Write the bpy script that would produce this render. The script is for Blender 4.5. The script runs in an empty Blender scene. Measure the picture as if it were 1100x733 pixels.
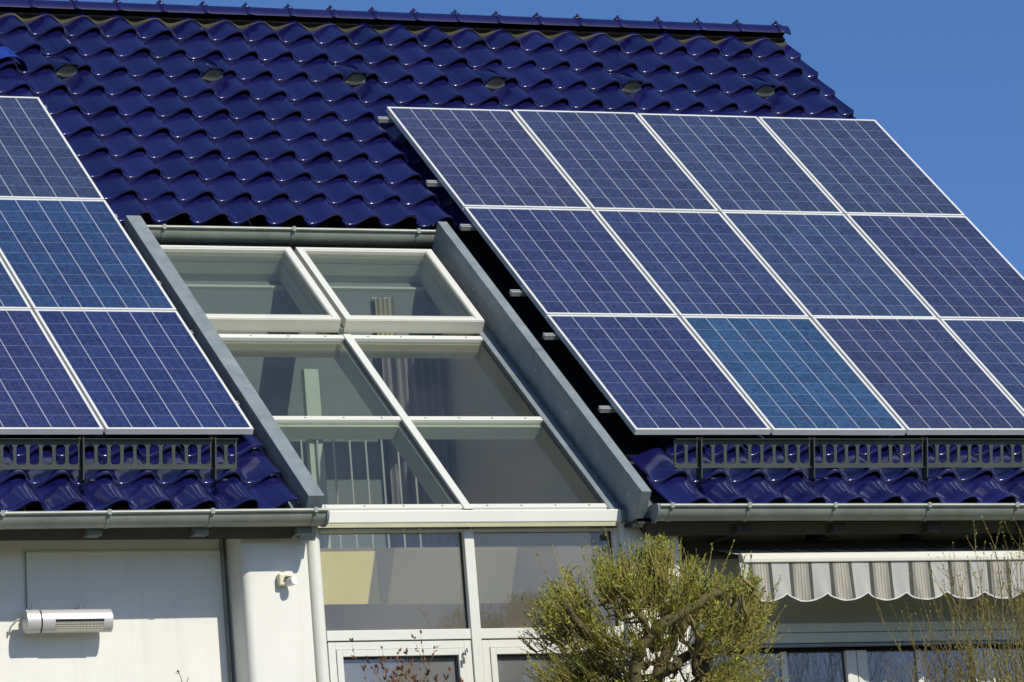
import bpy, math, random
from mathutils import Vector, Matrix, Quaternion

# ------------------------------------------------------------------ camera, sky, sun, exposure
S = bpy.context.scene
ZO = 3.70                                   # height of the roof datum (lower left corner of the right array) above the terrace
cam_d = bpy.data.cameras.new("camera"); cam = bpy.data.objects.new("camera", cam_d)
S.collection.objects.link(cam); S.camera = cam
F_PX = 5768.616
YAW, PITCH, ROLL = 0.41696, 0.20004, -0.07961
_f = Vector((math.sin(YAW)*math.cos(PITCH), math.cos(YAW)*math.cos(PITCH), math.sin(PITCH)))
_r = Vector((math.cos(YAW), -math.sin(YAW), 0)); _u = _r.cross(_f)
_c, _s = math.cos(ROLL), math.sin(ROLL)
_r2 = _r*_c + _u*_s; _u2 = _u*_c - _r*_s
M = Matrix((( _r2.x, _u2.x, -_f.x, -14.7768), (_r2.y, _u2.y, -_f.y, -31.4786), (_r2.z, _u2.z, -_f.z, -6.38977+ZO), (0,0,0,1)))
cam.matrix_world = M
cam_d.sensor_width = 36; cam_d.lens = F_PX*36/1100
cam_d.clip_start = 0.5; cam_d.clip_end = 3000

SUN = Vector((-0.384, 1.0, -0.867)).normalized()   # travel direction of the light
W = bpy.data.worlds.new("World"); S.world = W; W.use_nodes = True
nt = W.node_tree; bg = nt.nodes["Background"]
sky = nt.nodes.new("ShaderNodeTexSky"); sky.sky_type = 'NISHITA'; sky.sun_disc = False
sky.sun_elevation = math.asin(-SUN.z); sky.sun_rotation = math.atan2(-SUN.x, -SUN.y)
sky.altitude = 2000; sky.air_density = 0.72; sky.dust_density = 4.0; sky.ozone_density = 10.0
nt.links.new(sky.outputs[0], bg.inputs[0]); bg.inputs[1].default_value = 0.133
sd = bpy.data.lights.new("sun", 'SUN'); sd.energy = 4.5; sd.angle = math.radians(0.5); sd.color = (1.0, 0.94, 0.82)
so = bpy.data.objects.new("sun", sd); S.collection.objects.link(so)
so.rotation_mode = 'QUATERNION'; so.rotation_quaternion = SUN.to_track_quat('-Z', 'Y'); so.location = (10, -25, 25)
S.view_settings.view_transform = 'Standard'; S.view_settings.look = 'None'
S.view_settings.exposure = 0.0; S.view_settings.gamma = 1.0
S.cycles.max_bounces = 10; S.cycles.transparent_max_bounces = 24; S.cycles.sample_clamp_indirect = 6

# ------------------------------------------------------------------ helpers
TH = 0.69696
CT, ST = math.cos(TH), math.sin(TH)
def R3(u, v, n=0.0):                         # roof coordinates -> world
    return Vector((u, v*CT - n*ST, v*ST + n*CT + ZO))
def P3(x, y, z): return Vector((x, y, z+ZO))
def Wd(x, y, z): return Vector((x, y, z))

class MB:
    def __init__(s, fn=P3): s.v = []; s.f = []; s.fn = fn
    def face(s, pts, fn=None):
        fn = fn or s.fn; b = len(s.v)
        s.v += [fn(*p) for p in pts]; s.f.append(tuple(range(b, b+len(pts))))
    def box(s, a, b, c, d, e, g, fn=None):
        fn = fn or s.fn; k = len(s.v)
        s.v += [fn(*p) for p in ((a,c,e),(b,c,e),(b,d,e),(a,d,e),(a,c,g),(b,c,g),(b,d,g),(a,d,g))]
        s.f += [tuple(k+i for i in q) for q in ((3,2,1,0),(4,5,6,7),(0,1,5,4),(1,2,6,5),(2,3,7,6),(3,0,4,7))]
        return s
    def prism(s, prof, x0, x1, fn=None, axis=0):   # closed profile (a,b) swept along one axis
        fn = fn or s.fn; k = len(s.v); n = len(prof)
        def mk(t, p):
            return fn(t, p[0], p[1]) if axis == 0 else (fn(p[0], t, p[1]) if axis == 1 else fn(p[0], p[1], t))
        s.v += [mk(x0, p) for p in prof] + [mk(x1, p) for p in prof]
        s.f.append(tuple(k+i for i in range(n))); s.f.append(tuple(k+n+n-1-i for i in range(n)))
        for i in range(n):
            j = (i+1) % n
            s.f.append((k+i, k+n+i, k+n+j, k+j))
        return s
    def strip(s, prof, x0, x1, fn=None):           # open profile swept along x
        fn = fn or s.fn; k = len(s.v); n = len(prof)
        s.v += [fn(x0, *p) for p in prof] + [fn(x1, *p) for p in prof]
        for i in range(n-1): s.f.append((k+i, k+n+i, k+n+i+1, k+i+1))
        return s
    def tube(s, pts, rad, sides=6, cap=True):
        k = len(s.v); n = len(pts); pts = [Vector(p) for p in pts]
        if not hasattr(rad, '__len__'): rad = [rad]*n
        t0 = (pts[1]-pts[0]).normalized()
        up = Vector((0,0,1)) if abs(t0.z) < 0.9 else Vector((1,0,0))
        a = t0.cross(up).normalized()
        for i, p in enumerate(pts):
            t = (pts[min(i+1,n-1)]-pts[max(i-1,0)]).normalized()
            a = (a - t*a.dot(t)).normalized(); b = t.cross(a)
            for j in range(sides):
                q = 2*math.pi*j/sides
                s.v.append(p + (a*math.cos(q)+b*math.sin(q))*rad[i])
        for i in range(n-1):
            for j in range(sides):
                j2 = (j+1) % sides
                s.f.append((k+i*sides+j, k+i*sides+j2, k+(i+1)*sides+j2, k+(i+1)*sides+j))
        if cap:
            s.f.append(tuple(k+sides-1-j for j in range(sides)))
            s.f.append(tuple(k+(n-1)*sides+j for j in range(sides)))
        return s
    def build(s, name, mat, parent=None, smooth=False, bevel=0.0, origin=None):
        me = bpy.data.meshes.new(name)
        o0 = origin if origin is not None else (base_of(parent) if parent else Vector((0,0,0)))
        me.from_pydata([tuple(Vector(v)-o0) for v in s.v], [], s.f); me.update()
        me.materials.append(mat)
        o = bpy.data.objects.new(name, me); S.collection.objects.link(o)
        if parent: o.parent = parent
        else: o.location = o0
        if smooth:
            for p in me.polygons: p.use_smooth = True
        if smooth == 'auto':
            md = o.modifiers.new("es", 'EDGE_SPLIT'); md.split_angle = math.radians(35)
        if bevel:
            md = o.modifiers.new("bv", 'BEVEL'); md.width = bevel; md.segments = 2; md.limit_method = 'ANGLE'
            md.angle_limit = math.radians(40)
        return o
def base_of(o):
    b = Vector((0,0,0))
    while o: b += Vector(o.location); o = o.parent
    return b
def tag(o, label=None, cat=None, group=None, kind=None):
    if label: o["label"] = label
    if cat: o["category"] = cat
    if group: o["group"] = group
    if kind: o["kind"] = kind
    return o
def thing(name, label, cat, loc, group=None):
    o = bpy.data.objects.new(name, None); o.empty_display_size = 0.2
    S.collection.objects.link(o); o.location = loc
    return tag(o, label, cat, group)

# ------------------------------------------------------------------ materials
def mat(name, col, rough=0.5, metal=0.0, var=0.0, scale=3.0, spec=0.5, bump=0.0, bscale=60.0, col2=None, coat=0.0):
    m = bpy.data.materials.new(name); m.use_nodes = True; t = m.node_tree; b = t.nodes["Principled BSDF"]
    b.inputs["Base Color"].default_value = (*col, 1); b.inputs["Roughness"].default_value = rough
    b.inputs["Metallic"].default_value = metal; b.inputs["Specular IOR Level"].default_value = spec
    if coat: b.inputs["Coat Weight"].default_value = coat; b.inputs["Coat Roughness"].default_value = 0.04
    if var or col2:
        tc = t.nodes.new("ShaderNodeTexCoord"); nz = t.nodes.new("ShaderNodeTexNoise")
        nz.inputs["Scale"].default_value = scale; nz.inputs["Detail"].default_value = 6; nz.inputs["Roughness"].default_value = 0.62
        t.links.new(tc.outputs["Object"], nz.inputs["Vector"])
        rp = t.nodes.new("ShaderNodeValToRGB"); rp.color_ramp.elements[0].position = 0.3; rp.color_ramp.elements[1].position = 0.72
        c2 = col2 or tuple(c*(1+var) for c in col)
        c1 = col if col2 else tuple(c*(1-var) for c in col)
        rp.color_ramp.elements[0].color = (*c1, 1); rp.color_ramp.elements[1].color = (*c2, 1)
        t.links.new(nz.outputs["Fac"], rp.inputs[0]); t.links.new(rp.outputs[0], b.inputs["Base Color"])
    if bump:
        tc = t.nodes.new("ShaderNodeTexCoord"); nz = t.nodes.new("ShaderNodeTexNoise")
        nz.inputs["Scale"].default_value = bscale; nz.inputs["Detail"].default_value = 4
        bp = t.nodes.new("ShaderNodeBump"); bp.inputs["Strength"].default_value = bump; bp.inputs["Distance"].default_value = 0.01
        t.links.new(tc.outputs["Object"], nz.inputs["Vector"]); t.links.new(nz.outputs["Fac"], bp.inputs["Height"])
        t.links.new(bp.outputs[0], b.inputs["Normal"])
    return m
def math_node(t, op, a, b=None, c=None):
    n = t.nodes.new("ShaderNodeMath"); n.operation = op
    for i, x in enumerate((a, b, c)):
        if x is None: continue
        if isinstance(x, (int, float)): n.inputs[i].default_value = x
        else: t.links.new(x, n.inputs[i])
    return n.outputs[0]
def glass_mat(name, tint, boost=1.8, rough=0.0, dust_haze=0.04, dcol=(0.45, 0.45, 0.42), dscale=1.5):
    m = bpy.data.materials.new(name); m.use_nodes = True; t = m.node_tree; t.nodes.clear()
    out = t.nodes.new("ShaderNodeOutputMaterial"); mx = t.nodes.new("ShaderNodeMixShader")
    tr = t.nodes.new("ShaderNodeBsdfTransparent"); tr.inputs[0].default_value = (*tint, 1)
    gl = t.nodes.new("ShaderNodeBsdfGlossy"); gl.inputs["Roughness"].default_value = rough
    fr = t.nodes.new("ShaderNodeFresnel"); ge = t.nodes.new("ShaderNodeNewGeometry")
    t.links.new(math_node(t, 'SUBTRACT', 1.5, math_node(t, 'MULTIPLY', ge.outputs["Backfacing"], 1.5-1/1.5)), fr.inputs[0])   # leaving a pane reflects like entering it
    k = math_node(t, 'MULTIPLY', fr.outputs[0], boost); k = math_node(t, 'MINIMUM', k, 1.0)
    t.links.new(k, mx.inputs[0]); t.links.new(tr.outputs[0], mx.inputs[1]); t.links.new(gl.outputs[0], mx.inputs[2])
    df = t.nodes.new("ShaderNodeBsdfDiffuse"); df.inputs[0].default_value = (*dcol, 1)   # film of dust; on wall and door panes it stands in for reflected haze
    nz = t.nodes.new("ShaderNodeTexNoise"); nz.inputs["Scale"].default_value = dscale; nz.inputs["Detail"].default_value = 5
    tc = t.nodes.new("ShaderNodeTexCoord"); t.links.new(tc.outputs["Object"], nz.inputs["Vector"])
    dk = math_node(t, 'MULTIPLY', nz.outputs["Fac"], dust_haze*2)
    m2 = t.nodes.new("ShaderNodeMixShader"); t.links.new(dk, m2.inputs[0])
    t.links.new(mx.outputs[0], m2.inputs[1]); t.links.new(df.outputs[0], m2.inputs[2])
    t.links.new(m2.outputs[0], out.inputs[0])
    return m

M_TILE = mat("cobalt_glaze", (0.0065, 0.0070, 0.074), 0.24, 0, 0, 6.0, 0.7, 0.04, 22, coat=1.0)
def reflection_streaks(m):                        # colour streaks down each tile stand in for reflections in the glaze
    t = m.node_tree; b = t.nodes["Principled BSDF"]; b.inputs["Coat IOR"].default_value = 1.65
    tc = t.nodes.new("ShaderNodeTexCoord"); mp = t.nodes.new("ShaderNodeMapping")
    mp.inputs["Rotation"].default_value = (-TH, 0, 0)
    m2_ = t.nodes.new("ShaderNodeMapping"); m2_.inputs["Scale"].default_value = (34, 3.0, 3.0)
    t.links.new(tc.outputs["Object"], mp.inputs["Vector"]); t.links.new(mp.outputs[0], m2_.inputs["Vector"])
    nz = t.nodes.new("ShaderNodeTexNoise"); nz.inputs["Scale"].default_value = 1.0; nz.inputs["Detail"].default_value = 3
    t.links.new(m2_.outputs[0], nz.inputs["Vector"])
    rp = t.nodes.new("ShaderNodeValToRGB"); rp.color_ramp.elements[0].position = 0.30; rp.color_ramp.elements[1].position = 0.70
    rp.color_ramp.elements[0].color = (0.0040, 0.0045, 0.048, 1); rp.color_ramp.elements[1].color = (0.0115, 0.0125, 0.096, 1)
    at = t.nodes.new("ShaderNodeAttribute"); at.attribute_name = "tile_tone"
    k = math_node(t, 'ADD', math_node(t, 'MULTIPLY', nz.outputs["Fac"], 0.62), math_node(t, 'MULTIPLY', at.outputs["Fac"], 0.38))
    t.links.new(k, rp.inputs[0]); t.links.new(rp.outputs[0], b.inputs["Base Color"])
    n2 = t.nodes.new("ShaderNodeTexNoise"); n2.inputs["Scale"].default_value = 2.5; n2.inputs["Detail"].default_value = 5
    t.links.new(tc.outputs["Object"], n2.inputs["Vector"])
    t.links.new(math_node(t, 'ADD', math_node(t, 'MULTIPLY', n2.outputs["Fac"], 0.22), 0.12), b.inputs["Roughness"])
reflection_streaks(M_TILE)
M_RIDGE = mat("cobalt_glaze_ridge", (0.010, 0.012, 0.072), 0.16, 0, 0.25, 5.0, 0.5)
M_MORTAR = mat("olive_mortar", (0.085, 0.08, 0.035), 0.9, 0, 0.3, 9)
M_ZINC = mat("weathered_zinc", (0.205, 0.245, 0.26), 0.5, 0.08, 0.18, 7, bump=0.03, bscale=30)
M_ZINC_G = mat("gutter_zinc", (0.215, 0.24, 0.205), 0.50, 0.15, 0.22, 4)
M_ZINC_D = mat("dark_zinc", (0.13, 0.15, 0.15), 0.5, 0.1, 0.15, 5)
M_WALL = mat("white_render", (0.71, 0.705, 0.64), 0.9, 0, 0.045, 1.7, 0.2, 0.12, 140)
def grime(m):
    t = m.node_tree; b = t.nodes["Principled BSDF"]; src = b.inputs["Base Color"].links[0].from_socket
    tc = t.nodes.new("ShaderNodeTexCoord"); mp = t.nodes.new("ShaderNodeMapping"); mp.inputs["Scale"].default_value = (9, 9, 0.55)
    nz = t.nodes.new("ShaderNodeTexNoise"); nz.inputs["Scale"].default_value = 1.0; nz.inputs["Detail"].default_value = 5; nz.inputs["Roughness"].default_value = 0.65
    t.links.new(tc.outputs["Object"], mp.inputs["Vector"]); t.links.new(mp.outputs[0], nz.inputs["Vector"])
    k = t.nodes.new("ShaderNodeMapRange"); k.inputs[1].default_value = 0.50; k.inputs[2].default_value = 0.80; k.inputs[3].default_value = 0.0; k.inputs[4].default_value = 0.22
    t.links.new(nz.outputs["Fac"], k.inputs[0])
    mx = t.nodes.new("ShaderNodeMixRGB"); t.links.new(k.outputs[0], mx.inputs[0]); t.links.new(src, mx.inputs[1]); mx.inputs[2].default_value = (0.42, 0.40, 0.33, 1)
    t.links.new(mx.outputs[0], b.inputs["Base Color"])
grime(M_WALL); grime(M_ZINC); grime(M_ZINC_G)
M_WHITE = mat("white_frame", (0.64, 0.645, 0.58), 0.38, 0, 0.03, 4, 0.4)
M_CREAM = mat("cream_frame", (0.58, 0.575, 0.48), 0.45, 0, 0.05, 4, 0.4)
M_LINING = mat("sage_lining", (0.58, 0.62, 0.50), 0.6, 0, 0.06, 3)
M_OLIVE = mat("olive_lining", (0.42, 0.40, 0.25), 0.6, 0, 0.1, 3)
M_INT = mat("interior_plaster", (0.50, 0.48, 0.42), 0.9, 0, 0.06, 1.2)
M_BACK = mat("slate_blue_wall", (0.23, 0.255, 0.265), 0.9, 0, 0.06, 1.2)
M_SUN_PATCH = mat("sun_patch_yellow", (0.86, 0.70, 0.28), 0.9, 0, 0.07, 6)  # yellow painted for the sun patch on the gallery fascia
M_FLOOR = mat("wood_floor", (0.20, 0.14, 0.09), 0.5, 0, 0.2, 3)
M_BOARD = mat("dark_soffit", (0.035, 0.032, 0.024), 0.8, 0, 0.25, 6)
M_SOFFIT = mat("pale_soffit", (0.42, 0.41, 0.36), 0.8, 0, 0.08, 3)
M_ALU = mat("aluminium_frame", (0.72, 0.73, 0.70), 0.42, 0.15, 0.05, 5)
M_RAIL = mat("mill_aluminium", (0.42, 0.43, 0.42), 0.45, 0.3, 0.1, 8)
M_GASKET = mat("black_gasket", (0.02, 0.02, 0.02), 0.6)
M_GRILLE = mat("vent_mesh", (0.16, 0.17, 0.135), 0.7, 0, 0.9, 150)
M_GUARD = mat("snow_guard_grey", (0.058, 0.068, 0.062), 0.5, 0.15, 0.12, 6)
M_SILVER = mat("heater_silver", (0.50, 0.50, 0.48), 0.40, 0.25, 0.04, 8)
M_REFL = mat("heater_reflector", (0.75, 0.70, 0.55), 0.28, 0.85)
M_DARK = mat("dark_hole", (0.008, 0.008, 0.008), 0.95, spec=0.1)
M_SENSOR = mat("aged_plastic", (0.66, 0.62, 0.42), 0.45)
M_PLASTIC = mat("white_plastic", (0.72, 0.72, 0.70), 0.4)
M_SHUT = mat("shutter_box_grey", (0.60, 0.63, 0.52), 0.55, 0, 0.06, 2)
M_BARK = mat("bark", (0.095, 0.078, 0.036), 0.9, 0, 0.45, 22, 0.2, 0.5, 60)
M_TWIG = mat("olive_twig", (0.28, 0.235, 0.065), 0.75, 0, 0.4, 6, 0.25)
M_TWIG2 = mat("brown_twig", (0.21, 0.16, 0.06), 0.75, 0, 0.45, 5, 0.25)
M_LEAF = mat("bud_leaf", (0.25, 0.265, 0.034), 0.6, 0, 0.5, 9, 0.3)
M_LEAF2 = mat("dry_leaf", (0.17, 0.08, 0.042), 0.7, 0, 0.5, 14, 0.25)
M_LEAF3 = mat("fresh_leaf", (0.15, 0.19, 0.03), 0.6, 0, 0.3, 9, 0.3)
M_CURT = mat("curtain_cloth", (0.30, 0.275, 0.30), 0.9, 0, 0.08, 3)
M_CURT2 = mat("pale_curtain_cloth", (0.42, 0.38, 0.28), 0.9, 0, 0.05, 3)
M_SCREEN = mat("sunscreen_cloth", (0.34, 0.31, 0.29), 0.95, 0, 0.05, 14)
M_POST = mat("pale_post", (0.62, 0.70, 0.60), 0.6)
M_STEEL = mat("steel_rod", (0.75, 0.77, 0.75), 0.4, 0.2)
M_GLASS_R = glass_mat("roof_glass", (0.86, 0.89, 0.85), 1.5, 0.02, 0.02)
M_GLASS_V = glass_mat("wall_glass", (0.88, 0.89, 0.85), 1.7, 0.02, 0.115, (0.55, 0.50, 0.38), 1.1)
M_GLASS_D = glass_mat("door_glass", (0.55, 0.58, 0.60), 3.6, 0.02, 0.26, (0.45, 0.46, 0.45), 1.3)

def cell_material():
    m = bpy.data.materials.new("polycrystalline_cells"); m.use_nodes = True; t = m.node_tree; b = t.nodes["Principled BSDF"]
    tc = t.nodes.new("ShaderNodeTexCoord"); sp = t.nodes.new("ShaderNodeSeparateXYZ"); t.links.new(tc.outputs["Object"], sp.inputs[0])
    x = math_node(t, 'DIVIDE', math_node(t, 'SUBTRACT', sp.outputs[0], 0.0215), 0.1582)
    y = math_node(t, 'DIVIDE', math_node(t, 'SUBTRACT', sp.outputs[1], 0.030), 0.1580)
    fx = math_node(t, 'FRACT', x); fy = math_node(t, 'FRACT', y)
    ix = math_node(t, 'FLOOR', x); iy = math_node(t, 'FLOOR', y)
    # gaps between cells: the white back sheet shows
    def edge(f, w): return math_node(t, 'GREATER_THAN', math_node(t, 'ABSOLUTE', math_node(t, 'SUBTRACT', f, 0.5)), 0.5 - w)
    gx = edge(fx, 0.020); gy = edge(fy, 0.0095)
    inx = math_node(t, 'MULTIPLY', math_node(t, 'GREATER_THAN', x, 0.06), math_node(t, 'LESS_THAN', x, 5.94))
    iny = math_node(t, 'MULTIPLY', math_node(t, 'GREATER_THAN', y, 0.06), math_node(t, 'LESS_THAN', y, 9.94))
    gx = math_node(t, 'MULTIPLY', gx, inx); gy = math_node(t, 'MULTIPLY', gy, iny)
    # thin bus bars, two per cell
    b1 = math_node(t, 'LESS_THAN', math_node(t, 'ABSOLUTE', math_node(t, 'SUBTRACT', fx, 0.27)), 0.007)
    b2 = math_node(t, 'LESS_THAN', math_node(t, 'ABSOLUTE', math_node(t, 'SUBTRACT', fx, 0.73)), 0.007)
    bus = math_node(t, 'MULTIPLY', math_node(t, 'MAXIMUM', b1, b2), 0.14)
    # colour: object tint x cell variation x crystal grain
    oi = t.nodes.new("ShaderNodeObjectInfo")
    cb = t.nodes.new("ShaderNodeCombineXYZ"); t.links.new(ix, cb.inputs[0]); t.links.new(iy, cb.inputs[1]); t.links.new(oi.outputs["Random"], cb.inputs[2])
    wn = t.nodes.new("ShaderNodeTexWhiteNoise"); t.links.new(cb.outputs[0], wn.inputs[0])
    vo = t.nodes.new("ShaderNodeTexVoronoi"); vo.inputs["Scale"].default_value = 60
    va = t.nodes.new("ShaderNodeVectorMath"); va.operation = 'ADD'; t.links.new(tc.outputs["Object"], va.inputs[0]); t.links.new(cb.outputs[0], va.inputs[1])
    t.links.new(va.outputs[0], vo.inputs["Vector"])
    sv = t.nodes.new("ShaderNodeSeparateColor"); t.links.new(vo.outputs["Color"], sv.inputs[0])
    k = math_node(t, 'ADD', math_node(t, 'MULTIPLY', sv.outputs[0], 0.50), math_node(t, 'MULTIPLY', wn.outputs[0], 0.26))
    k = math_node(t, 'ADD', k, 0.68)
    vm = t.nodes.new("ShaderNodeVectorMath"); vm.operation = 'SCALE'; t.links.new(oi.outputs["Color"], vm.inputs[0]); t.links.new(k, vm.inputs["Scale"])
    # a little hue shift by crystal
    mxh = t.nodes.new("ShaderNodeMixRGB"); mxh.blend_type = 'MULTIPLY'; t.links.new(math_node(t, 'MULTIPLY', sv.outputs[1], 0.5), mxh.inputs[0])
    t.links.new(vm.outputs[0], mxh.inputs[1]); mxh.inputs[2].default_value = (0.85, 0.80, 0.80, 1)
    mb_ = t.nodes.new("ShaderNodeMixRGB"); t.links.new(bus, mb_.inputs[0]); t.links.new(mxh.outputs[0], mb_.inputs[1]); mb_.inputs[2].default_value = (0.35, 0.38, 0.45, 1)
    my = t.nodes.new("ShaderNodeMixRGB"); t.links.new(math_node(t, 'MULTIPLY', gy, 0.50), my.inputs[0]); t.links.new(mb_.outputs[0], my.inputs[1]); my.inputs[2].default_value = (0.40, 0.43, 0.48, 1)
    mx = t.nodes.new("ShaderNodeMixRGB"); t.links.new(math_node(t, 'MULTIPLY', gx, 0.66), mx.inputs[0]); t.links.new(my.outputs[0], mx.inputs[1]); mx.inputs[2].default_value = (0.50, 0.53, 0.55, 1)
    t.links.new(mx.outputs[0], b.inputs["Base Color"])
    b.inputs["Roughness"].default_value = 0.22; b.inputs["Specular IOR Level"].default_value = 0.5
    return m
M_CELL = cell_material()

def stripe_material():
    m = bpy.data.materials.new("striped_awning_cloth"); m.use_nodes = True; t = m.node_tree; b = t.nodes["Principled BSDF"]
    tc = t.nodes.new("ShaderNodeTexCoord"); sp = t.nodes.new("ShaderNodeSeparateXYZ"); t.links.new(tc.outputs["Object"], sp.inputs[0])
    f = math_node(t, 'FRACT', math_node(t, 'DIVIDE', math_node(t, 'ADD', sp.outputs[0], 0.0), 0.2925))
    rp = t.nodes.new("ShaderNodeValToRGB"); rp.color_ramp.interpolation = 'CONSTANT'
    L=(0.38,0.38,0.35); D=(0.075,0.075,0.065); G=(0.24,0.235,0.20); C=(0.38,0.36,0.30); T=(0.20,0.17,0.12)
    stops = [(0.0,L),(0.215,D),(0.31,G),(0.385,C),(0.43,T),(0.445,C),(0.50,T),(0.515,C),(0.575,T),(0.59,C),(0.625,G),(0.70,D),(0.785,L)]
    e = rp.color_ramp.elements
    while len(e) > 1: e.remove(e[0])
    e[0].position = 0; e[0].color = (*L, 1)
    for p, c in stops[1:]:
        q = e.new(p); q.color = (*c, 1)
    t.links.new(f, rp.inputs[0]); t.links.new(rp.outputs[0], b.inputs["Base Color"])
    b.inputs["Roughness"].default_value = 0.9; b.inputs["Specular IOR Level"].default_value = 0.2
    return m
M_STRIPE = stripe_material()

def ground_material():
    return mat("lawn", (0.05, 0.075, 0.02), 0.95, 0, 0.4, 1.3, 0.1, col2=(0.10, 0.10, 0.04))
M_LAWN = ground_material()
M_PAVE = mat("terrace_paving", (0.30, 0.28, 0.25), 0.85, 0, 0.15, 2.5)

# ------------------------------------------------------------------ ground
def ground_z(x, y):
    if y > -5: return -0.02
    if y < -30: return -4.32
    k = (-5-y)/25; k = k*k*(3-2*k)*0.35 + k*0.65
    return -0.02 - 4.30*k
g = MB(Wd)
xs = [-1500, -400, -120] + [-60+5*i for i in range(25)] + [120, 400, 1500]
ys = [-1500, -400, -120, -60] + [-40+1.5*i for i in range(30)] + [20, 60, 150, 500, 1500]
for y in ys:
    for x in xs: g.v.append(Vector((x, y, ground_z(x, y))))
nx = len(xs)
for j in range(len(ys)-1):
    for i in range(nx-1):
        a = j*nx+i; g.f.append((a, a+1, a+nx+1, a+nx))
tag(g.build("ground", M_LAWN, smooth=True), kind="structure")
tag(MB(Wd).box(-6.4, 4.0, -3.4, 0.2, -0.015, 0.0).build("terrace", M_PAVE), kind="structure")

# ------------------------------------------------------------------ house
house = thing("house", "white rendered house under a glossy cobalt blue tiled roof with a glazed bay", "house", (0, 0, 0))
H = house
PU = 0.2832; U0 = -2.27
def prof(ph):
    q = (ph + 10) % 1.0
    w = 0.5*q/0.62 if q < 0.62 else 0.5 + 0.5*(q-0.62)/0.38
    return (0.5-0.5*math.cos(2*math.pi*w)) + 0.10*math.exp(-((q-0.715)/0.030)**2)
def tile_field(mb, rows, rng):
    mb.tone = []
    phs = [-0.22 + i/22.0 for i in range(23)]
    for (v0, v1, skip) in rows:
        for k in range(-15, 23):
            ut = U0 + PU*k
            if skip and (-2.70 < ut < -0.15 or (k == 8 and v0 > -0.2)): continue
            last = (k == 22)
            pp = [p for p in phs if not last or p < 0.30]
            tone = min(1.0, max(0.0, rng.gauss(0.5, 0.2))); start = len(mb.v)
            jn, ju, jt = rng.uniform(-.003,.003), rng.uniform(-.003,.003), rng.uniform(-.004,.004)
            L = v1 - v0 + 0.045
            sec = [(0.014, -0.046), (0.001, -0.040), (-0.0005, -0.018), (0.0008, -0.0095), (0.004, -0.0045), (0.0085, -0.0013), (0.0145, 0.0), (0.06, 0), (0.14, 0), (0.24, 0), (L, 0)]
            b = len(mb.v)
            for (dv, dn) in sec:
                for ph in pp:
                    q = max(0.0, 1-dv/L); pf_ = prof(ph)
                    n = -0.182 + 0.055*pf_ + 0.012*(ph+0.22) + 0.040*q + 0.018*pf_*q**3 + dn*(1-0.55*pf_) + jn + jt*ph
                    mb.v.append(R3(ut + ph*PU + ju, v0 + dv + jt, n))
            m = len(pp)
            for i in range(len(sec)-1):
                for j in range(m-1):
                    a = b+i*m+j; mb.f.append((a, a+1, a+m+1, a+m))
            # right edge drop
            e = len(mb.v); drop = 0.11 if last else 0.014
            for i, (dv, dn) in enumerate(sec):
                q = mb.v[b+i*m+m-1]; mb.v.append(q + R3(0,0,-drop) - R3(0,0,0))
            for i in range(len(sec)-1):
                mb.f.append((b+i*m+m-1, e+i, e+i+1, b+(i+1)*m+m-1))
            mb.tone += [tone]*(len(mb.v)-start)
rng = random.Random(4)
rows = []
lips = [3.281+0.3453*i for i in range(10)]
for i, v in enumerate(lips): rows.append((v, v+0.3453 if i < 9 else 6.735, False))
low = [-0.800, -0.446, -0.088] + [-0.088+0.3369*i for i in range(1, 10)]
for i, v in enumerate(low): rows.append((v, (low[i+1] if i+1 < len(low) else 3.281), True))
tb = MB(); tile_field(tb, rows, rng)
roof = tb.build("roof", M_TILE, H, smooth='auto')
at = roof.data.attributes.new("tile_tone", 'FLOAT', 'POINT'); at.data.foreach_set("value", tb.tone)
# under-roof boarding and body of the roof
ub = MB(R3)
ub.box(-6.52, -2.62, -0.78, 3.2, -0.36, -0.24); ub.box(-0.17, 4.0, -0.78, 3.2, -0.36, -0.24); ub.box(-6.52, 4.0, 3.2, 6.78, -0.36, -0.24)
ub.build("roof_boarding", M_BOARD, H)
ry, rz = R3(0, 6.80, -0.20).y, R3(0, 6.80, -0.20).z
bk = MB(Wd)
bk.face([(-6.55, ry, rz+0.0), (4.05, ry, rz), (4.05, ry+5.8, rz-4.86), (-6.55, ry+5.8, rz-4.86)])
bk.face([(-6.55, ry, rz-0.14), (4.05, ry, rz-0.14), (4.05, ry+5.8, rz-5.0), (-6.55, ry+5.8, rz-5.0)])
bk.build("back_roof", M_TILE, H)
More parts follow.
